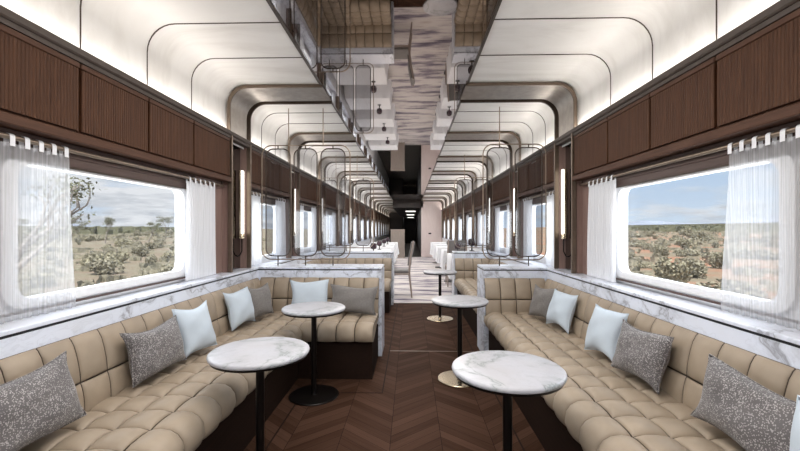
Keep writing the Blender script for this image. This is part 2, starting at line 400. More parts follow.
for k, ya in enumerate(ARCH_L):
    for s in ((-1, 1) if k < len(ARCHES) else (-1,)):
        xin = MX0 + 0.012 if s < 0 else MX1 - 0.012
        # fluted band
        mb = MB(); rows = []; nf = 22; y = ya + 0.012
        prof = []
        for i in range(nf):
            w_ = (AW - 0.024) / nf
            for dy, dd in ((0, 0), (w_ * .25, .0045), (w_ * .5, .006), (w_ * .75, .0045)): prof.append((y + i * w_ + dy, dd))
        prof.append((ya + AW - 0.012, 0))
        for yy, dd in prof:
            rows.append([(a, yy, b) for a, b in sec(s, 1.500 - dd, Z_CEIL - 0.02 - dd, 2.10, xin)])
        arch = struct(mb.grid(rows).build('trim_6', M['steel'], smooth=180))
        for ye in (ya, ya + AW):
            po = sec(s, 1.505, Z_CEIL - 0.005, 2.095, xin); dk = 0 if ye == ya else 0.016; pi = sec(s, 1.478 - dk, Z_CEIL - 0.032 - dk, 2.095, xin, r=R_C - 0.02)
            e = MB(); n = len(po); vs = []
            for dy in (-0.008, 0.008): vs += [(a, ye + dy, b) for a, b in po] + [(a, ye + dy, b) for a, b in pi]
            fs = []
            for i in range(n - 1):
                fs += [(i, i + 1, n + i + 1, n + i), (2*n + i, 3*n + i, 3*n + i + 1, 2*n + i + 1), (i, 2*n + i, 2*n + i + 1, i + 1), (n + i, n + i + 1, 3*n + i + 1, 3*n + i)]
            e.add(vs, fs).build('arch_edge', M['edge'] if ye == ya else M['bronze'], arch, 40)
            MB().rbox(X(s, 1.458), X(s, 1.50), ye - 0.010, ye + 0.010, 0.872, 2.10, 0.004, 1).build('post', M['edge'], arch, 0)
        # niche: smoked mirror back, reveals and lit top
        nic = MB().box(X(s, 1.56), X(s, 1.574), ya + 0.014, ya + AW - 0.014, 0.872, 2.04).build('niche_back', M['nichemirror'], arch, 0)
        MB().box(X(s, 1.50), X(s, 1.56), ya + 0.002, ya + 0.014, 0.872, 2.04).box(X(s, 1.50), X(s, 1.56), ya + AW - 0.014, ya + AW - 0.002, 0.872, 2.04).build('niche_reveal', M['mauve'], arch, 0)

# overhead cabinets with fluted doors
def cabinet(s, ya, yb, label, group=None):
    t = thing('overhead_cabinet', label, 'cabinet', (X(s, 1.47), ya, 1.70), 0, group)
    L = yb - ya; g = 0.005
    MB().box(s * 0.02, s * 0.095, g, L - g, 0.002, 0.336).build('carcass', M['walnut_y'], t, 0)
    mb = MB(); n = max(6, int(L / 0.0165)); prof = []
    for i in range(n):
        w_ = (L - 4 * g) / n
        for dy, dd in ((0, 0.005), (w_ * .2, .001), (w_ * .5, 0), (w_ * .8, .001)): prof.append((2 * g + i * w_ + dy, dd))
    prof.append((L - 2 * g, 0.005))
    mb.grid([[(s * dd, y, 0.012), (s * dd, y, 0.305)] for y, dd in prof])
    mb.box(s * 0.006, s * 0.02, 2 * g, L - 2 * g, 0.012, 0.305)
    mb.build('door', M['walnut'], t, 50)
    MB().rbox(s * 0.0, s * 0.02, g, L - g, 0.309, 0.335, 0.003, 1).build('top_rail', M['walnut_y'], t, 0)
    return t
front = [(-0.13, 0.36), (0.36, 0.85), (0.85, 1.34), (1.34, 1.83), (1.83, 2.32), (2.32, 2.81), (2.81, 3.386)]
words = {3: 'above the sheer curtain nearest the camera', 4: 'above the near half of the lounge window', 5: 'above the far half of the lounge window', 6: 'narrow and last before the metal arch'}
for s in (-1, 1):
    for i, (a, b) in enumerate(front):
        if i < 2: cabinet(s, a, b, 'walnut overhead cabinet on the %s wall, outside the picture behind the camera' % SIDE[s], 'cabinets behind the camera')
        else: cabinet(s, a, b, 'fluted walnut overhead cabinet on the %s wall, %s' % (SIDE[s], words.get(i, 'high at the near edge of the picture')), 'fluted overhead cabinets')
    for k, ya in enumerate(arches(s)[:-1]):
        a = ya + AW + 0.014; L = (1.3 - 0.028) / 3
        for j in range(3):
            if k < 2: lab = 'dark walnut overhead cabinet on the %s wall, %s of three after the %s arch' % (SIDE[s], ORD[j], ORD[k])
            else: lab = 'dark walnut overhead cabinet over the %s dining windows' % SIDE[s]
            cabinet(s, a + j * L, a + (j + 1) * L, lab, 'overhead cabinets beyond the first arch')

# ------------------------------------------------------------------ tufted upholstery
FR = [0.0, 0.026, 0.08, 0.22, 0.38, 0.5, 0.62, 0.78, 0.92, 0.974]
def resample(poly, cuts):
    P = [Vector(p) for p in poly]; d = [0]
    for a, b in zip(P, P[1:]): d.append(d[-1] + (b - a).length)
    out = []
    for c in cuts:
        t = c * d[-1]; i = 0
        while i < len(d) - 2 and d[i + 1] < t: i += 1
        k = (t - d[i]) / max(1e-9, d[i + 1] - d[i]); p = P[i].lerp(P[i + 1], k); tg = (P[i + 1] - P[i]).normalized()
        out.append((p, tg))
    return out
def round_profile(poly, it=3):
    P = [Vector(p) for p in poly]
    for _ in range(it):
        Q = [P[0]]
        for a, b in zip(P, P[1:]): Q += [a.lerp(b, .25), a.lerp(b, .75)]
        Q.append(P[-1]); P = Q
    return P
def tufted(poly, rowcuts, l0, l1, ncell, f, depth=0.03, side=1):
    """poly: 2-D profile; rowcuts: fractions of its length at the seams; runs from l0 to l1 in ncell cells; f(a,l,b)->xyz"""
    cuts, ra = [], []
    for r0, r1 in zip(rowcuts, rowcuts[1:]):
        for t in FR: cuts.append(r0 + (r1 - r0) * t); ra.append(t)
    cuts.append(rowcuts[-1]); ra.append(1.0)
    ls, la = [], []
    for c in range(ncell):
        for t in FR: ls.append(l0 + (l1 - l0) * (c + t) / ncell); la.append(t)
    ls.append(l1); la.append(1.0)
    prof = resample(round_profile(poly), cuts)
    g = lambda t: (1 - abs(2 * t - 1) ** 2.6) ** 0.55
    rows, seam = [], []
    for l, tl in zip(ls, la):
        row = []
        for (p, tg), tr in zip(prof, ra):
            nrm = Vector((-tg.y, tg.x)) * side
            h = depth * (g(tl) * g(tr)) ** 0.8
            q = p + nrm * h; row.append(f(q.x, l, q.y))
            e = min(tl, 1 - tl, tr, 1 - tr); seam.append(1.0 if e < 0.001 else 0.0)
        rows.append(row)
    return rows, seam
def tufted_obj(name, rows, seam, parent, cap=True):
    mb = MB().grid(rows); m = len(rows[0])
    if cap:
        for r in (rows[0], rows[-1]):
            o = len(mb.v); mb.v += [tuple(p) for p in r]; seam = seam + [0.0] * m; mb.f.append(tuple(range(o, o + m)))
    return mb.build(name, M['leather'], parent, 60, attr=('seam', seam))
SEAT = [(1.37, 0.425), (1.10, 0.435), (0.93, 0.44), (0.865, 0.435), (0.83, 0.405), (0.822, 0.36), (0.835, 0.318)]
BACK = [(1.360, 0.40), (1.345, 0.46), (1.365, 0.60), (1.395, 0.74), (1.415, 0.772)]
def plen(P): return sum((Vector(b) - Vector(a)).length for a, b in zip(P, P[1:]))
def banquette(s, ya, yb, xe, label, arm):
    """wall run on side s from ya to yb, end backrest against the divider, reaching x=xe; arm: with a return seat"""
    t = thing('corner_banquette' if arm else 'banquette', label, 'sofa', (0, 0, 0))
    n = round((yb - ya) / 0.155)
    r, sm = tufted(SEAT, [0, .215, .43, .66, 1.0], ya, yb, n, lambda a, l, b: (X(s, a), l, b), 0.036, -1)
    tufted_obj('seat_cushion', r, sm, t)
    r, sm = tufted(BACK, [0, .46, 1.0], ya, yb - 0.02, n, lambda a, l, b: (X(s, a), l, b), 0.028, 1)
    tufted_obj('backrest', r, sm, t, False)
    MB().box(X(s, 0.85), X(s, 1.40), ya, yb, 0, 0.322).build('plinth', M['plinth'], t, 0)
    # end backrest facing the camera: profile a = distance from back plane
    EB = [(0.00, 0.40), (0.02, 0.46), (0.0, 0.60), (-0.04, 0.74), (-0.075, 0.772)]
    x0, x1 = (X(s, 1.385), xe) if s < 0 else (xe, X(s, 1.385))
    r, sm = tufted(EB, [0, .46, 1.0], x0, x1, max(3, round((x1 - x0) / 0.15)), lambda a, l, b: (l, yb - 0.075 - a, b), 0.026, -1)
    tufted_obj('end_backrest', r, sm, t, False)
    if arm:
        RS = [(yb - 0.04 - yb, 0.425), (-0.30, 0.435), (-0.52, 0.44), (-0.58, 0.435), (-0.618, 0.405), (-0.626, 0.36), (-0.612, 0.318)]
        xa = X(s, 0.832)
        r, sm = tufted(RS, [0, .215, .43, .66, 1.0], xa, xe, 4, lambda a, l, b: (l, yb + a, b), 0.034, -1)
        tufted_obj('return_seat_cushion', r, sm, t)
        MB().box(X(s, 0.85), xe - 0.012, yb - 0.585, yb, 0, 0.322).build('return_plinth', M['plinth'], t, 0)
    return t
banquette(-1, -0.6, 3.86, -0.305, 'tufted tan leather corner banquette running along the left wall and turning at the marble divider', True)
banquette(1, -0.6, 3.86, 0.712, 'straight tufted tan leather banquette along the right wall below the ledge', False)
banquette(-1, 4.30, 6.46, -0.305, 'tufted tan corner banquette behind the left marble divider, mostly hidden', True)
banquette(1, 4.30, 6.46, 0.72, 'tufted tan banquette behind the right marble divider, rounded seat end showing', False)

# ------------------------------------------------------------------ marble ledges and dividers
for s in (-1, 1):
    for (a, b, lab) in ((-0.6, 3.875, 'white marble window ledge with dark inlay along the %s lounge windows'), (4.262, 6.49, 'white marble window ledge on the %s wall between the two dividers')):
        t = thing('window_ledge', lab % SIDE[s], 'ledge', (0, 0, 0))
        MB().rbox(X(s, 1.412), X(s, 1.555), a, b, 0.853, 0.872, 0.004, 2).build('cap', M['marble'], t, 0)
        MB().box(X(s, 1.419), X(s, 1.54), a, b, 0.842, 0.853).build('inlay', M['inlay'], t, 0)
        MB().box(X(s, 1.414), X(s, 1.574), a, b, 0.765, 0.842).build('fascia', M['marble'], t, 0)
    t = thing('window_ledge', 'white marble window ledge along the %s dining windows' % SIDE[s], 'ledge', (0, 0, 0))
    MB().rbox(X(s, 1.47), X(s, 1.555), 6.87, yend(s) - 0.05, 0.853, 0.872, 0.004, 2).build('cap', M['marble'], t, 0)
    MB().box(X(s, 1.50), X(s, 1.574), 6.87, yend(s) - 0.05, 0.0, 0.853).build('apron', M['white'], t, 0)
    for k, (ya, yb, nm) in enumerate(((3.88, 4.255, 'nearest to the camera, at the end of the %s lounge seating'), (6.50, 6.86, 'second from the camera, in front of the %s dining tables'))):
        xa, xb = (X(-1, 1.553), -0.282) if s < 0 else (0.715, X(1, 1.553))
        t = thing('divider_wall', 'low white marble divider with dark inlay line, ' + nm % SIDE[s], 'divider', (0, 0, 0))
        MB().rbox(xa, xb, ya - 0.006, yb + 0.006, 0.853, 0.872, 0.004, 2).build('cap', M['marble'], t, 0)
        MB().box(xa, xb - 0.006 * (s < 0), ya, yb, 0.842, 0.853).build('inlay', M['inlay'], t, 0)
        MB().box(xa, xb, ya - 0.004, yb, 0.0, 0.842).build('body', M['marble'], t, 0)

# ------------------------------------------------------------------ metal and glass screens on the dividers
def screen(x0, x1, yc, npan, label, cuts):
    t = thing('glass_screen', label, 'screen', (0, yc, 0.872)); z0, z1 = 0.935 - 0.872, 2.117 - 0.872
    loop = lambda a0, a1, b0, b1, r: [(a, 0, b) for a, b in rrect(a0, a1, b0, b1, r, 6)]
    MB().tube(loop(x0, x1, z0, z1, 0.10), 0.006, 8, True).build('outer_frame', M['bronze_light'], t, 60)
    for (a, b) in cuts:
        fr = MB().tube(loop(a, b, z0 + 0.035, z1 - 0.035, 0.075), 0.006, 8, True)
        for zz, zt in ((0.0, z0 + 0.035), (z1 - 0.035, z1 + 0.0)): fr.tube([((a + b) / 2, 0, zz), ((a + b) / 2, 0, zt)], 0.006, 8)
        fr = fr.build('panel_frame', M['bronze'], t, 60)
        MB().add([(p, 0, q) for p, q in rrect(a, b, z0 + 0.035, z1 - 0.035, 0.075)], [tuple(range(28))]).build('glass', M['screenglass'], fr, 0)
    for a in ((x0 + x1) / 2 - 0.18, (x0 + x1) / 2 + 0.18) if npan == 3 else ((cuts[0][0] + cuts[0][1]) / 2,):
        MB().tube([(a, 0, z1), (a, 0, Z_CEIL - 0.878)], 0.005, 8).build('ceiling_rod', M['bronze_light'], t, 60)
    return t
for yc, lab in ((4.07, 'on the nearest %s divider'), (6.68, 'on the second %s divider')):
    screen(-1.545, -0.625, yc, 3, 'bronze framed screen of three rounded glass panels ' + lab % 'left', [(-1.502, -1.250), (-1.208, -0.968), (-0.927, -0.677)])
    screen(0.743, 1.383, yc, 2, 'bronze framed screen of two rounded glass panels ' + lab % 'right', [(0.784, 1.038), (1.069, 1.342)])

# ------------------------------------------------------------------ curtains, rods, blinds
def curtain(s, ya, yb, ztop, zbot, ntab, mat, label, nf, amp=0.014, tabs=True, seed=0):
    rnd = random.Random(seed)
    t = thing('sheer_curtain', label, 'curtain', (X(s, 1.525), ya, 0.872)); L = yb - ya
    nu = nf * 8; nv = 14; rows = []; ph = [rnd.uniform(0, 6) for _ in range(4)]
    for i in range(nu + 1):
        u = i / nu; row = []
        for j in range(nv + 1):
            v = j / nv
            a = amp * (0.55 + 0.45 * v)
            d = a * math.sin(2 * PI * nf * u + 0.5 * math.sin(3 * v + ph[0])) + a * 0.4 * math.sin(2 * PI * nf * 0.37 * u + ph[1] + v)
            yy = u * L * (1 + 0.05 * (v - 0.2)) + 0.004 * math.sin(5 * v + ph[2] + 8 * u)
            row.append((s * 0 + d, yy, (ztop - 0.872) + (zbot - ztop) * v))
        rows.append(row)
    MB().grid(rows).build('panel', mat, t, 180)
    if tabs:
        for k in range(ntab):
            yy = L * (k + 0.5) / ntab; w = 0.011; zc = 1.622 - 0.872; ri = 0.0135
            ring = [(-ri, ztop - 0.885)] + [(ri * math.cos(PI - PI * q / 8), zc + ri * math.sin(PI - PI * q / 8)) for q in range(9)] + [(ri, ztop - 0.885)]
            MB().grid([[(a, yy - w, b), (a, yy, b + 0.001), (a, yy + w, b)] for a, b in ring]).build('tab', M['cloth'], t, 60)
    return t
def rod(s, ya, yb, label, group=None):
    t = thing('curtain_rod', label, 'curtain rod', (X(s, 1.525), ya, 1.622), 0, group)
    MB().tube([(0, 0, 0), (0, yb - ya, 0)], 0.0115, 12).build('rod', M['bronze_light'], t, 60)
    for y in (0.02, yb - ya - 0.02):
        MB().tube([(0, y, 0.012), (0, y, 0.036)], 0.006, 8).build('bracket', M['bronze'], t, 60)
def blind(s, ya, yb, label, group=None):
    t = thing('roller_blind', label, 'blind', (X(s, 1.53), ya, 1.56), 0, group)
    MB().rbox(s * 0.012, s * 0.045, 0, yb - ya, 0.03, 0.097, 0.004, 2).build('cassette', M['darkwood'], t, 0)
    MB().box(s * 0.018, s * 0.024, 0.01, yb - ya - 0.01, -0.012, 0.03).build('fabric', M['darkwood'], t, 0)
    MB().rbox(s * 0.014, s * 0.028, 0.01, yb - ya - 0.01, -0.020, -0.010, 0.002, 1).build('bottom_bar', M['bronze'], t, 0)
for s in (-1, 1):
    n = SIDE[s]
    curtain(s, 1.08, 1.83, 1.597, 0.876, 12, M['sheer'], 'wide white sheer curtain nearest the camera on the %s window' % n, 20, 0.006, True, 3 + s)
    curtain(s, 2.80, 3.22, 1.597, 0.876, 6, M['sheer_dense'], 'gathered white sheer curtain at the far end of the %s lounge window' % n, 14, 0.008, True, 9 + s)
    rod(s, 0.90, 3.36, 'slim brass curtain rod above the %s lounge window' % n); blind(s, 1.50, 2.96, 'dark brown roller blind drawn up over the %s lounge window' % n)
    # dark runner strip under the window
    tag(MB().box(X(s, 1.535), X(s, 1.55), 1.45, 2.98, 0.895, 0.905).build('window_track', M['darkwood'], None, 0, None), 'thin dark brown track strip below the %s lounge window' % n, 'track')
    for k, ya in enumerate(arches(s)[:-1]):
        a = ya + AW
        where = 'on the %s window between the %s and %s arches' % (n, ORD[k], ORD[k + 1]) if k < 2 else 'on the %s dining windows' % n
        g = 'far sheer curtains'
        curtain(s, a + 0.05, a + 0.42, 1.597, 0.876, 4, M['sheer_dense'], ('near white sheer curtain ' if k < 2 else 'small white sheer curtain ') + where, 7, 0.012, k < 2, k)['group'] = g
        curtain(s, a + 0.90, a + 1.25, 1.597, 0.876, 4, M['sheer_dense'], ('far white sheer curtain ' if k < 2 else 'small white sheer curtain ') + where, 7, 0.012, k < 2, k + 20)['group'] = g
        rod(s, a + 0.02, a + 1.28, 'slim brass curtain rod ' + where, 'far curtain rods')
        blind(s, a + 0.12, a + 1.18, 'raised dark roller blind ' + where, 'far roller blinds')

# sconces in the niches
def sconce(s, y, label, group):
    t = thing('wall_sconce', label, 'wall lamp', (X(s, 1.518), y, 1.10), 0, group)
    MB().lathe([(0.006, 0.06), (0.026, 0.06), (0.026, 0.10), (0.022, 0.105)], n=20).build('base_cap', M['brass'], t, 40)
    MB().lathe([(0.020, 0.10), (0.020, 0.70), (0.012, 0.705)], n=20).build('glass_tube', M['glow'], t, 40)
    mb = MB(); prof = [(0.026 * math.cos(a), 0.026 * math.sin(a)) for a in [PI * (-0.55 + 1.1 * i / 12) for i in range(13)]]
    mb.grid([[(s * x * 1.0 , yy, z) for x, yy in prof] for z in (0.10, 0.71)]).build('brass_shield', M['brass'], t, 60)
    MB().tube([(s * 0.0, 0, 0.06), (0, 0, -0.06), (s * 0.02, 0, -0.10), (s * 0.043, 0, -0.11)], 0.006, 8).build('bracket', M['black'], t, 60)
    return t
for k, ya in enumerate(ARCH_L):
    for s in ((-1, 1) if k < len(ARCHES) else (-1,)):
        sconce(s, ya + 0.325, ('brass capped tube sconce in the mirrored niche of the %s arch on the %s' % (ORD[k], SIDE[s])) if k < 3 else 'tube sconce in a mirrored niche along the %s dining wall' % SIDE[s], 'niche sconces')

# ------------------------------------------------------------------ round marble tables
def round_table(x, y, disc, label):
    t = thing('pedestal_table', label, 'table', (x, y, 0), random.uniform(0, 6), 'round marble pedestal tables')
    MB().lathe([(0.10, 0.640), (0.222, 0.640), (0.232, 0.645), (0.235, 0.653), (0.233, 0.660), (0.226, 0.665), (0.10, 0.665)], n=96).build('marble_top', M['marble_table'], t, 40)
    MB().lathe([(0.05, 0.631), (0.224, 0.631), (0.226, 0.640), (0.05, 0.640)], n=96).build('metal_rim', M['black'], t, 40)
    MB().lathe([(0.020, 0.012), (0.020, 0.631)], n=28).build('column', M['black'], t, 40)
    MB().lathe([(0.183, 0.0), (0.184, 0.006), (0.180, 0.010), (0.024, 0.013), (0.020, 0.03)], n=64).build('base_disc', disc, t, 40)
round_table(-0.730, 1.90, M['black'], 'round marble pedestal table nearest the camera in front of the left banquette')
round_table(-0.725, 2.95, M['black'], 'round marble pedestal table with black disc base by the left return seat')
round_table(0.412, 1.69, M['black'], 'largest-looking round marble table, nearest the camera in front of the right banquette')
round_table(0.410, 3.30, M['brass'], 'round marble table with pale brass base beside the end of the right banquette')
round_table(0.410, 5.50, M['brass'], 'small distant round marble table at the edge of the pale dining carpet')

# ------------------------------------------------------------------ cushions
def pillow_mesh(w, h, th, mat, seed, name):
    rnd = random.Random(seed); n = 22; mb = MB(); ph = [rnd.uniform(0, 6.28) for _ in range(6)]
    for sd in (-1, 1):
        rows = []
        for i in range(n + 1):
            u = -1 + 2 * i / n; row = []
            for j in range(n + 1):
                v = -1 + 2 * j / n
                # corners stick out, sides are pulled in
                px = u * (1 - 0.13 * (1 - v * v) * abs(u) ** 3) * w / 2
                pz = v * (1 - 0.17 * (1 - u * u) * abs(v) ** 3) * h / 2
                b = max(0, (1 - abs(u) ** 2.4) * (1 - abs(v) ** 2.4)) ** 0.55
                wr = 0.07 * math.sin(4 * u + 3 * v + ph[0]) + 0.05 * math.sin(7 * v - 4 * u + ph[1]) + 0.04 * math.sin(9 * u + ph[2]) * abs(v)
                row.append((px + 0.006 * math.sin(3 * v + ph[3]), sd * th / 2 * b * (1 + wr) , pz + 0.006 * math.sin(3 * u + ph[4])))
            rows.append(row)
        mb.grid(rows)
    bm = bmesh.new(); vs = [bm.verts.new(v) for v in mb.v]
    for f_ in mb.f: bm.faces.new([vs[i] for i in f_])
    bmesh.ops.remove_doubles(bm, verts=bm.verts, dist=0.0004)
    bm.verts.index_update(); m2 = MB(); m2.v = [v.co[:] for v in bm.verts]; m2.f = [tuple(v.index for v in f_.verts) for f_ in bm.faces]; bm.free()
    return m2
def cushion(pos, w, h, th, rz, lean, roll, mat, label, seed):
    """faces local -Y, width along local X; lean tips the top backwards; pos = bottom centre"""
    o = pillow_mesh(w, h, th, mat, seed, 'cushion').build('cushion', mat, None, 180)
    o.location = pos
    o.matrix_world = Matrix.Translation(pos) @ Matrix.Rotation(rz, 4, 'Z') @ Matrix.Rotation(-lean, 4, 'X') @ Matrix.Rotation(roll, 4, 'Y') @ Matrix.Translation((0, 0, h / 2))
    tag(o, label, 'cushion', 'scatter cushions on the banquettes')
    # piped welt along the edge
    pts = []
    n = 22
    for i in range(n): pts.append((-1 + 2 * i / n, -1))
    for i in range(n): pts.append((1, -1 + 2 * i / n))
    for i in range(n): pts.append((1 - 2 * i / n, 1))
    for i in range(n): pts.append((-1, 1 - 2 * i / n))
    rnd = random.Random(seed); ph = [rnd.uniform(0, 6.28) for _ in range(6)]
    q = []
    for u, v in pts:
        q.append((u * (1 - 0.13 * (1 - v * v) * abs(u) ** 3) * w / 2 + 0.006 * math.sin(3 * v + ph[3]), 0, v * (1 - 0.17 * (1 - u * u) * abs(v) ** 3) * h / 2 + 0.006 * math.sin(3 * u + ph[4])))
    MB().tube(q, 0.0035, 6, True).build('piping', mat, o, 180)
    return o
rad = math.radians
def CL(y, w, h, yaw, lean, mat, label, seed, q=1.234, th=0.12, roll=0, z=0.481): return cushion((X(-1, q), y, z), w, h, th, rad(90 - yaw), rad(lean), rad(roll), mat, label, seed)
def CR(y, w, h, yaw, lean, mat, label, seed, q=1.234, th=0.12, roll=0, z=0.481): return cushion((X(1, q), y, z), w, h, th, rad(-90 + yaw), rad(lean), rad(roll), mat, label, seed)
CL(1.34, 0.48, 0.27, 2, 15, M['speckle'], 'large speckled taupe cushion in the lower corner at the near end of the left banquette', 1, roll=-4)
CL(2.08, 0.41, 0.265, 4, 15, M['speckle'], 'speckled taupe cushion on the left banquette, in front of the first pale cushion', 2)
CL(2.43, 0.31, 0.30, 8, 15, M['linen'], 'pale blue linen cushion on the left banquette beside the speckled taupe one', 3, q=1.215)
CL(3.12, 0.32, 0.295, 10, 15, M['linen'], 'pale blue linen cushion near the corner of the left banquette beside a plain taupe one', 4)
CL(3.42, 0.30, 0.28, 18, 14, M['grey'], 'plain taupe cushion tucked in the corner of the left banquette', 5, q=1.20)
cushion((-0.935, 3.60, 0.475), 0.36, 0.31, 0.12, rad(4), rad(14), 0, M['linen'], 'pale blue linen cushion on the left return seat, behind the round table', 6)
cushion((-0.535, 3.59, 0.475), 0.45, 0.26, 0.12, rad(-3), rad(16), rad(2), M['grey'], 'plain taupe oblong cushion on the left return seat', 7)
CR(1.405, 0.465, 0.26, 2, 15, M['speckle'], 'large speckled taupe cushion in the lower corner at the near end of the right banquette', 11, roll=3)
CR(2.06, 0.385, 0.27, 4, 15, M['speckle'], 'speckled taupe cushion on the right banquette behind the second pale cushion', 12)
CR(2.43, 0.305, 0.30, 8, 15, M['linen'], 'pale blue linen cushion on the right banquette leaning against a speckled taupe one', 13)
CR(3.12, 0.32, 0.29, 10, 15, M['linen'], 'pale blue linen cushion at the far end of the right banquette', 14)
CR(3.43, 0.30, 0.28, 18, 14, M['grey'], 'taupe cushion in the far corner of the right banquette behind a pale one', 15, q=1.20)
CR(1.04, 0.32, 0.285, 2, 15, M['linen'], 'pale cushion cut off by the lower right edge of the picture', 16, q=1.175)

# ------------------------------------------------------------------ floor trims
for s in (-1, 1):
    struct(MB().box(X(s, 0.726), X(s, 0.736), Y0, 3.0 if s < 0 else 6.6, 0.0, 0.0015).build('trim_7', M['plinth'], smooth=0))
struct(MB().box(X(-1, 0.736), -0.21, 3.0, 3.01, 0, 0.0015).box(-0.22, -0.21, 3.01, 6.6, 0, 0.0015).build('trim_7', M['plinth'], smooth=0))
struct(MB().box(-0.21, 0.65, 4.04, 4.052, 0, 0.0016).build('trim_8', M['edge'], smooth=0))

# ------------------------------------------------------------------ dining area
def dining_table(x0, x1, y, label, clabel, grp):
    t = thing('dining_table', label, 'table', ((x0 + x1) / 2, y, 0.006), 0, 'dining tables'); hx, hy = (x1 - x0) / 2, 0.42
    MB().rbox(-hx, hx, -hy, hy, 0.715, 0.742, 0.004, 1).build('tabletop', M['chairwood'], t, 0)
    MB().lathe([(0.035, 0.03), (0.035, 0.715)], n=16).build('pedestal', M['black'], t, 40)
    MB().lathe([(0.24, 0.0), (0.24, 0.015), (0.04, 0.03)], n=32).build('base_disc', M['black'], t, 40)
    # cloth: top then hanging skirt with soft folds
    mb = MB(); n = 20; loop = []
    P = [(-hx, -hy), (hx, -hy), (hx, hy), (-hx, hy)]
    for i in range(4):
        a, b = P[i], P[(i + 1) % 4]
        for k in range(n): loop.append((a[0] + (b[0] - a[0]) * k / n, a[1] + (b[1] - a[1]) * k / n))
    rows = []
    for z, o in ((0.7455, 0.0), (0.742, 0.008), (0.60, 0.018), (0.45, 0.03), (0.32, 0.04)):
        r = []
        for i, (a, b) in enumerate(loop + loop[:1]):
            w_ = math.sin(i * 1.35) * 0.5 + math.sin(i * 0.57 + 1) * 0.5; k = 1 + (o + (0.035 * w_ * (0.74 - z) / 0.42)) / max(hx, hy)
            r.append((a * k, b * k, z))
        rows.append(r)
    mb.grid(rows); mb.add([(a, b, 0.7455) for a, b in loop], [tuple(range(len(loop)))])
    c = mb.build('tablecloth', M['cloth'], None, 60, ((x0 + x1) / 2, y, 0.006)); tag(c, clabel, 'tablecloth', 'white dining tablecloths')
DY = [7.75, 9.45, 11.15, 12.85, 14.55]
for i, y in enumerate(DY):
    dining_table(X(-1, 1.40), -0.49, y, 'dining table under a white cloth, %s in the left row' % ORD[i], 'white cloth hanging over the %s dining table of the left row' % ORD[i], 0)
    dining_table(0.76, X(1, 1.40), y, 'narrow dining table under a white cloth, %s in the right row' % ORD[i], 'white cloth hanging over the %s dining table of the right row' % ORD[i], 0)
def make_chair(label):
    t = thing('dining_chair', label, 'chair', (0, 0, 0), 0, 'pale wooden dining chairs')   # faces +Y
    for sx in (-1, 1):
        MB().tube([(sx * 0.20, 0.20, 0), (sx * 0.20, 0.19, 0.42)], [0.012, 0.019], 10).build('leg', M['chairwood'], t, 60)
        MB().tube([(sx * 0.20, -0.24, 0), (sx * 0.20, -0.19, 0.43), (sx * 0.20, -0.21, 0.70), (sx * 0.19, -0.27, 1.02)], [0.012, 0.02, 0.019, 0.013], 10).build('leg', M['chairwood'], t, 60)
    MB().rbox(-0.22, 0.22, -0.20, 0.22, 0.41, 0.445, 0.01, 2).build('seat_frame', M['chairwood'], t, 40)
    MB().rbox(-0.215, 0.215, -0.185, 0.215, 0.445, 0.495, 0.022, 4).build('seat', M['grey'], t, 60)
    rows = []
    for z, y in ((0.58, -0.195), (0.70, -0.205), (0.85, -0.235), (1.0, -0.262)):
        rows.append([(-0.19, y, z), (-0.1, y - 0.03, z), (0, y - 0.038, z), (0.1, y - 0.03, z), (0.19, y, z)])
    mb = MB().grid(rows); mb.grid([[(a, b + 0.035, c) for a, b, c in r] for r in rows])
    for r0, r1 in ((rows[0], None), (rows[-1], None)): mb.grid([r0, [(a, b + 0.035, c) for a, b, c in r0]])
    mb.grid([[r[0] for r in rows], [(r[0][0], r[0][1] + .035, r[0][2]) for r in rows]]); mb.grid([[r[-1] for r in rows], [(r[-1][0], r[-1][1] + .035, r[-1][2]) for r in rows]])
    mb.build('backrest', M['grey'], t, 60)
    return t
ch = make_chair('pale wooden dining chair in the aisle at the first left table')
ch.location = (-0.215, 7.35, 0.0075); ch.rotation_euler = (0, 0, rad(90))
place_copy(ch, (1.0, 8.72, 0.0075), 0, 'pale wooden dining chair between the first and second right tables')
def make_lamp(label):
    t = thing('table_lamp', label, 'lamp', (0, 0, 0), 0, 'plum glass table lamps')
    MB().lathe([(0.045, 0), (0.045, 0.008), (0.012, 0.016), (0.012, 0.09)], n=24).build('stem', M['black'], t, 40)
    MB().lathe([(0.02, 0.085), (0.055, 0.10), (0.068, 0.14), (0.062, 0.19), (0.045, 0.215), (0.02, 0.215)], n=28).build('glass_shade', M['plum'], t, 60)
    return t
lp = make_lamp('dark plum glass lamp on the first left dining table'); lp.location = (-0.75, 8.0, 0.7525)
for i, (x, y, z, lab) in enumerate(((-0.75, 9.5, .7525, 'dark plum glass lamp on the second left dining table'), (-0.75, 11.2, .7525, 'dark plum glass lamp on the third left dining table'), (-0.75, 12.9, .7525, 'dark plum glass lamp on the fourth left dining table'),
        (0.95, 8.0, .7525, 'dark plum glass lamp on the first right dining table'), (0.95, 9.7, .7525, 'dark plum glass lamp on the second right dining table'), (1.05, 6.79, 0.872, 'dark plum glass lamp standing on the second right divider'))):
    place_copy(lp, (x, y, z), 0, lab)

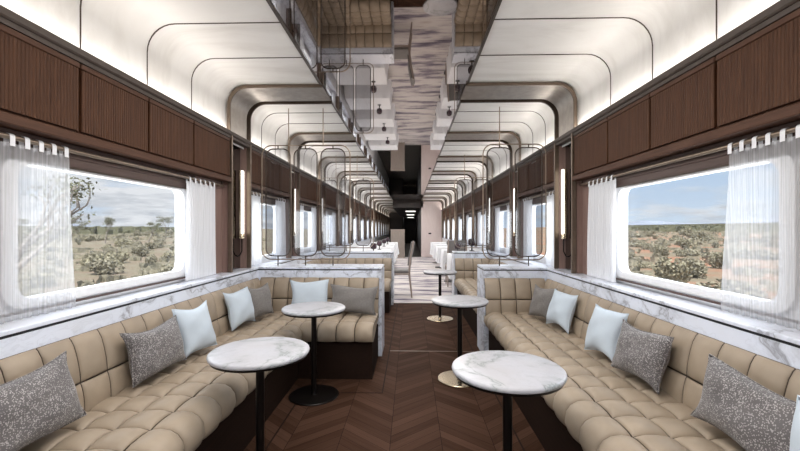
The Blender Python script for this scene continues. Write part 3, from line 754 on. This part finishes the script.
# far end: pink partition, low oak partition, dark corridor
struct(MB().box(0.48, X(1, 1.575), 17.6, 17.75, 0, 2.56).build('wall_end', M['pink'], smooth=0))
tag(MB().rbox(1.0 - 0.2, 1.0 - 0.08, 17.585, 17.6, 1.02, 1.08, 0.003, 1).build('wall_switch', M['black'], None, 0), 'small dark wall plate on the pink wooden end wall', 'wall plate')
pt = thing('low_partition', 'low grey oak partition at the far end of the left dining row', 'partition', (-0.55, 17.0, 0))
MB().box(-0.30, 0.30, 0, 0.06, 0.0, 1.20).build('panel', M['oak'], pt, 0); MB().rbox(-0.31, 0.31, -0.01, 0.07, 1.20, 1.235, 0.004, 1).build('top_rail', M['chairwood'], pt, 0)
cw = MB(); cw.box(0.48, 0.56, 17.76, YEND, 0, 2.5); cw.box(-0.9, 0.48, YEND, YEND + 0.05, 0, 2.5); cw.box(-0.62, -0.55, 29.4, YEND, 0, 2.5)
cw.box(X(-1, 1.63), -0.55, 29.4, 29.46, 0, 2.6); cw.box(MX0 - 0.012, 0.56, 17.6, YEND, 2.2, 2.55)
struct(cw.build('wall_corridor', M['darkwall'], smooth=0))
for i, y in enumerate((20.5, 25.5, 31.5)):
    t = thing('ceiling_light', 'pale rectangular light panel in the dark corridor ceiling, %s along' % ORD[i], 'ceiling light', (0.0, y, 2.2), 0, 'corridor ceiling lights')
    MB().rbox(-0.27, 0.27, -0.45, 0.45, -0.035, 0, 0.005, 1).build('housing', M['bronze'], t, 0)
    MB().box(-0.25, 0.25, -0.43, 0.43, -0.039, -0.0345).build('diffuser', M['panelglow'], t, 0)

# ------------------------------------------------------------------ outside
GZ = -1.2
def gz(x, y):
    d = abs(x); k = 0.020 if x > 0 else 0.006
    return GZ + k * max(0.0, d - 45) + (0.2 * math.sin(x * .11) * math.sin(y * .09) if d > 6 else 0)
gm = MB(); N = 90; ext = 1500
def gpos(i): u = -1 + 2 * i / N; return math.copysign(abs(u) ** 3, u) * ext
gm.grid([[(gpos(i), gpos(j) + 20, gz(gpos(i), gpos(j) + 20)) for j in range(N + 1)] for i in range(N + 1)])
struct(gm.build('ground', M['ground'], None, 180))
def shrub_mesh(name, rx, rz, n, leaf, mat, seed):
    r = random.Random(seed); mb = MB(); clumps = [(r.uniform(-.55, .55) * rx, r.uniform(-.55, .55) * rx, r.uniform(.3, .75) * rz, r.uniform(.35, .6)) for _ in range(9)]
    for _ in range(n):
        cx_, cy_, cz_, cr_ = r.choice(clumps); d = Vector((r.gauss(0, 1), r.gauss(0, 1), r.gauss(0, 1))).normalized() * r.uniform(.6, 1)
        p = Vector((cx_ + d.x * cr_ * rx, cy_ + d.y * cr_ * rx, max(0.02, cz_ + d.z * cr_ * rz)))
        a = Vector((r.gauss(0, 1), r.gauss(0, 1), r.gauss(0, 1))).normalized() * leaf; b = a.cross(Vector((r.gauss(0, 1), r.gauss(0, 1), r.gauss(0, 1)))).normalized() * leaf * .6
        mb.add([p - a, p + b, p + a, p - b], [(0, 1, 2, 3)])
    return mb.build(name, mat, None, 0)
TREES = ((-46, 52, 5.0), (-52, 66, 5.4), (-48, 71, 5.0), (-58, 92, 6.2), (-50, 86, 5.6), (-62, 118, 6.8), (-44, 80, 5.2), (-70, 78, 6.0), (-66, 62, 5.6))
protos = [shrub_mesh('saltbush_shrub', 0.75, 0.75, 900, 0.085, M['saltbush'], 1), shrub_mesh('saltbush_shrub', 1.0, 0.65, 900, 0.09, M['saltbush'], 2), shrub_mesh('saltbush_shrub', 0.6, 1.0, 900, 0.08, M['saltbush'], 3)]
used = [False] * 3
rs = random.Random(5); spots = []
for side in (-1, 1):
    cnt = 0
    while cnt < 140:
        # dense near the viewing wedges on both sides
        d = rs.uniform(0, 1) ** 1.6 * 75 + 9.5
        y = d * rs.uniform(0.15, 2.6)
        x = side * d
        if side > 0 and d < 22 and rs.random() < 0.5: continue
        scl = rs.uniform(0.55, 1.25) * (0.75 + d / 70)
        if any((x - p[0]) ** 2 + (y - p[1]) ** 2 < (0.95 * (scl + p[2])) ** 2 for p in spots) or math.hypot(x + 11.6, y - 11) < 3 or any(math.hypot(x - a, y - b) < 5 for a, b, c in TREES): continue
        spots.append((x, y, scl, side)); cnt += 1
for x, y, sc, side in spots:
    k = rs.randrange(3)
    if used[k]: o = protos[k].copy(); C.objects.link(o)
    else: o = protos[k]; used[k] = True
    o.location = (x, y, gz(x, y) - 0.08); o.scale = (sc, sc, sc * rs.uniform(.75, 1.1)); o.rotation_euler = (0, 0, rs.uniform(0, 6))
    n = SIDE[side]
    tag(o, 'low grey green saltbush on the plain outside the %s windows' % n, 'shrub', 'saltbush shrubs outside the %s windows' % n)
# low brush: beyond counting
lb = MB(); r = random.Random(12)
for _ in range(15000):
    d = r.uniform(0, 1) ** 1.7 * 95 + 8; sd = r.choice((-1, 1)); x = sd * d; y = d * r.uniform(0.15, 2.6)
    n_ = math.sin(x * .23 + 1.3 * sd) * math.sin(y * .19) + 0.5 * math.sin(x * .61 + y * .47)
    if n_ < r.uniform(-.9, .7) : continue
    if any((x - p[0]) ** 2 + (y - p[1]) ** 2 < (1.25 * p[2] + 0.7 * (0.8 + d / 60)) ** 2 for p in spots) or math.hypot(x + 11.6, y - 11) < 2.5 or any(math.hypot(x - a, y - b) < 6 for a, b, c in TREES): continue
    if sd > 0 and r.random() < 0.7: continue
    z = gz(x, y); w_ = r.uniform(.12, .34) * (0.8 + d / 60); h = r.uniform(.12, .42) * (0.8 + d / 60)
    for _k in range(4):
        a = r.uniform(0, PI); dx, dy = math.cos(a) * w_, math.sin(a) * w_; ox, oy = r.uniform(-w_, w_), r.uniform(-w_, w_)
        lb.add([(x + ox - dx * .6, y + oy - dy * .6, z - .05), (x + ox + dx * .6, y + oy + dy * .6, z - .05), (x + ox + dx, y + oy + dy, z + h * r.uniform(.4, 1)), (x + ox, y + oy, z + h), (x + ox - dx, y + oy - dy, z + h * r.uniform(.4, 1))], [(0, 1, 2, 3, 4)])
tag(lb.build('brush', M['saltbush'], None, 0), 'low dry brush spread over the plain between the saltbushes', 'brush', kind='stuff')
# far scrub: beyond counting
fs = MB(); r = random.Random(8)
for _ in range(9000):
    d = r.uniform(0, 1) ** 1.4 * 420 + 110; sd = r.choice((-1, 1)); x = sd * d; y = d * r.uniform(0.1, 2.6)
    h = r.uniform(1.0, 2.4) * (1.0 if sd > 0 else 1.35); w_ = r.uniform(1.0, 2.8)
    G0 = gz(x, y)
    for _k in range(3):
        a = r.uniform(0, PI); dx, dy = math.cos(a) * w_ , math.sin(a) * w_; o = (r.uniform(-1, 1), r.uniform(-1, 1))
        fs.add([(x + o[0] - dx, y + o[1] - dy, G0 - .2), (x + o[0] + dx, y + o[1] + dy, G0 - .2), (x + o[0] + dx * .8, y + o[1] + dy * .8, G0 + h * r.uniform(.5, .9)), (x + o[0] + dx * .2, y + o[1] + dy * .2, G0 + h), (x + o[0] - dx * .8, y + o[1] - dy * .8, G0 + h * r.uniform(.5, .9))], [(0, 1, 2, 3, 4)])
tag(fs.build('scrubland', M['gum'], None, 0), 'dense distant scrub covering the plain to the horizon', 'scrub', kind='stuff')

def gum_tree(x, y, H, label, seed, leafy=1.0, group=None, tr=0.1):
    r = random.Random(seed); t = thing('gum_tree', label, 'tree', (x, y, gz(x, y)), 0, group); wood = MB(); leaf = MB()
    def clump(p, rad_, n, sz):
        for _ in range(n):
            d = Vector((r.gauss(0, 1), r.gauss(0, 1), r.gauss(0, .6))).normalized() * rad_ * r.uniform(.3, 1); q = p + d
            a = Vector((r.gauss(0, 1), r.gauss(0, 1), r.gauss(0, 1))).normalized() * sz; b = a.cross(Vector((r.gauss(0, 1), r.gauss(0, 1), 1))).normalized() * sz * .5
            leaf.add([q - a, q + b, q + a, q - b], [(0, 1, 2, 3)])
    def grow(p, d, L, rd, lev):
        pts = [p]; q = p; dd = d
        for _ in range(4):
            dd = (dd + Vector((r.gauss(0, .13), r.gauss(0, .13), r.gauss(0, .08)))).normalized(); q = q + dd * L / 4; pts.append(q)
        wood.tube(pts, [rd * (1 - .14 * i) for i in range(5)], 6)
        if lev == 0 or L < H * 0.07:
            if leafy: clump(q, H * .085, int(80 * leafy), H * .014)
            return
        for k in range(3 if lev > 1 else 2):
            a = r.uniform(0, 6.28); sp = r.uniform(.45, .85)
            nd = (dd + Vector((math.cos(a) * sp, math.sin(a) * sp, r.uniform(.0, .35)))).normalized()
            grow(pts[-1 - (k % 2)], nd, L * r.uniform(.6, .8), rd * .55, lev - 1)
    grow(Vector((0, 0, 0)), Vector((r.gauss(0, .08), r.gauss(0, .08), 1)), H * .36, tr, 3)
    wood.build('trunk', M['bark'], t, 60)
    if leafy: leaf.build('foliage', M['gum'], t, 0)
    return t
gum_tree(-11.6, 11.0, 5.2, 'pale gum tree with bare branches close outside the left window, seen through the sheer curtain', 4, 0.25, tr=0.17)
for i, (x, y, h) in enumerate(TREES):
    gum_tree(x, y, h, 'dark leafy gum tree on the skyline outside the left windows', 20 + i, 1.0, 'gum trees on the skyline', 0.12)
hm = MB(); pts = []
r = random.Random(3)
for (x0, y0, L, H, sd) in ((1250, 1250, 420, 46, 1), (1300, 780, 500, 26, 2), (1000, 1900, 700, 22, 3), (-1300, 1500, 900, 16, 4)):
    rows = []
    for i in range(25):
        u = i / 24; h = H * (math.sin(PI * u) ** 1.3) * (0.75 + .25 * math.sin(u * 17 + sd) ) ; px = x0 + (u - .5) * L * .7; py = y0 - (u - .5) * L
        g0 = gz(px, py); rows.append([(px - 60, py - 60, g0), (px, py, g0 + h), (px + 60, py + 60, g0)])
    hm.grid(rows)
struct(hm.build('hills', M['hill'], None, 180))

# ------------------------------------------------------------------ sky
w = bpy.data.worlds.new('sky'); bpy.context.scene.world = w; w.use_nodes = True
t = NT.__new__(NT); t.t = w.node_tree; t.t.nodes.clear(); out = t.t.nodes.new('ShaderNodeOutputWorld')
d = t.coord('Generated'); sp = t.n('ShaderNodeSeparateXYZ', {0: d})
zc = t.math('MAXIMUM', sp.outputs[2], 0.0); inv = t.math('ADD', zc, 0.16)
v = t.n('ShaderNodeCombineXYZ', {0: t.math('DIVIDE', sp.outputs[0], inv), 1: t.math('DIVIDE', sp.outputs[1], inv), 2: 0.3}).outputs[0]
cl = t.noise(v, 1.1, 8, 0.58, 0.15); sh = t.noise(v, 2.3, 6, 0.6)
blue = t.ramp(zc, [(0.0, (0.62, 0.73, 0.86)), (0.15, (0.42, 0.58, 0.80)), (0.6, (0.22, 0.40, 0.70))])
xside = t.n('ShaderNodeMapRange', {0: sp.outputs[0], 1: -0.6, 2: 0.6, 3: 0.10, 4: -0.02}).outputs[0]
mask = t.ramp(t.math('ADD', cl, xside), [(0.44, (0, 0, 0)), (0.60, (1, 1, 1))])
cloud = t.ramp(sh, [(0.38, (0.50, 0.54, 0.60)), (0.62, (0.80, 0.82, 0.86))])
skyc = t.mix(mask, blue, cloud)
bg = t.n('ShaderNodeBackground', {0: skyc, 1: 1.02}); t.t.links.new(bg.outputs[0], out.inputs[0])

# ------------------------------------------------------------------ lamps
def area(name, loc, rot, sx, sy, power, col=(1, 1, 1), spread=180):
    L = bpy.data.lights.new(name, 'AREA'); L.shape = 'RECTANGLE'; L.size = sx; L.size_y = sy; L.energy = power; L.color = col; L.spread = rad(spread)
    o = bpy.data.objects.new(name, L); C.objects.link(o); o.location = loc; o.rotation_euler = rot; return o
for s in (-1, 1):
    LEN = yend(s) - Y0
    area('cove_light', (X(s, 1.50), Y0 + LEN / 2, 2.094), (0, rad(180 - s * 24), 0), 0.035, LEN, 2.55 * LEN, (1.0, 0.945, 0.885))
sun = bpy.data.lights.new('sun', 'SUN'); sun.energy = 7.0; sun.angle = rad(12); sun.color = (1, .95, .88)
area('ceiling_lamp', (CX - 0.06, 1.2, 2.44), (0, 0, 0), 1.0, 4.4, 76, (1.0, 0.97, 0.94))  # added fill over the lounge, no fitting hangs here
area('ceiling_lamp', (CX - 0.06, 10.5, 2.44), (0, 0, 0), 1.0, 13.0, 165, (1.0, 0.97, 0.94))  # same added fill, stretched over the dining end
for s in (-1, 1):
    for a, b in windows(s):
        area('window_light', (X(s, 1.70), (a + b) / 2, 1.24), (0, rad(s * 90), 0), 0.58, b - a, 8.5 * (b - a), (0.90, 0.95, 1.0))  # added fill outside each pane, boosts the daylight coming in
so = bpy.data.objects.new('sun', sun); C.objects.link(so); so.rotation_euler = (rad(28), rad(4), 0)

# ------------------------------------------------------------------ camera
cam = bpy.data.cameras.new('camera'); co = bpy.data.objects.new('camera', cam); C.objects.link(co)
cam.sensor_width = 36.0; cam.lens = 36.0 * 395 / 800; cam.clip_end = 5000; cam.clip_start = 0.02
co.location = (0, 0, EYE); co.rotation_euler = (rad(90), 0, math.atan(10.5 / 395)); cam.shift_y = 3.5 / 800
sc = bpy.context.scene; sc.camera = co
sc.view_settings.view_transform = 'Standard'; sc.view_settings.look = 'None'; sc.view_settings.exposure = 0.0
sc.cycles.max_bounces = 10; sc.cycles.transparent_max_bounces = 16; sc.cycles.diffuse_bounces = 5; sc.cycles.glossy_bounces = 5
sc.cycles.use_denoising = True; sc.cycles.sample_clamp_indirect = 6.0
sc.cycles.caustics_reflective = False; sc.cycles.caustics_refractive = False
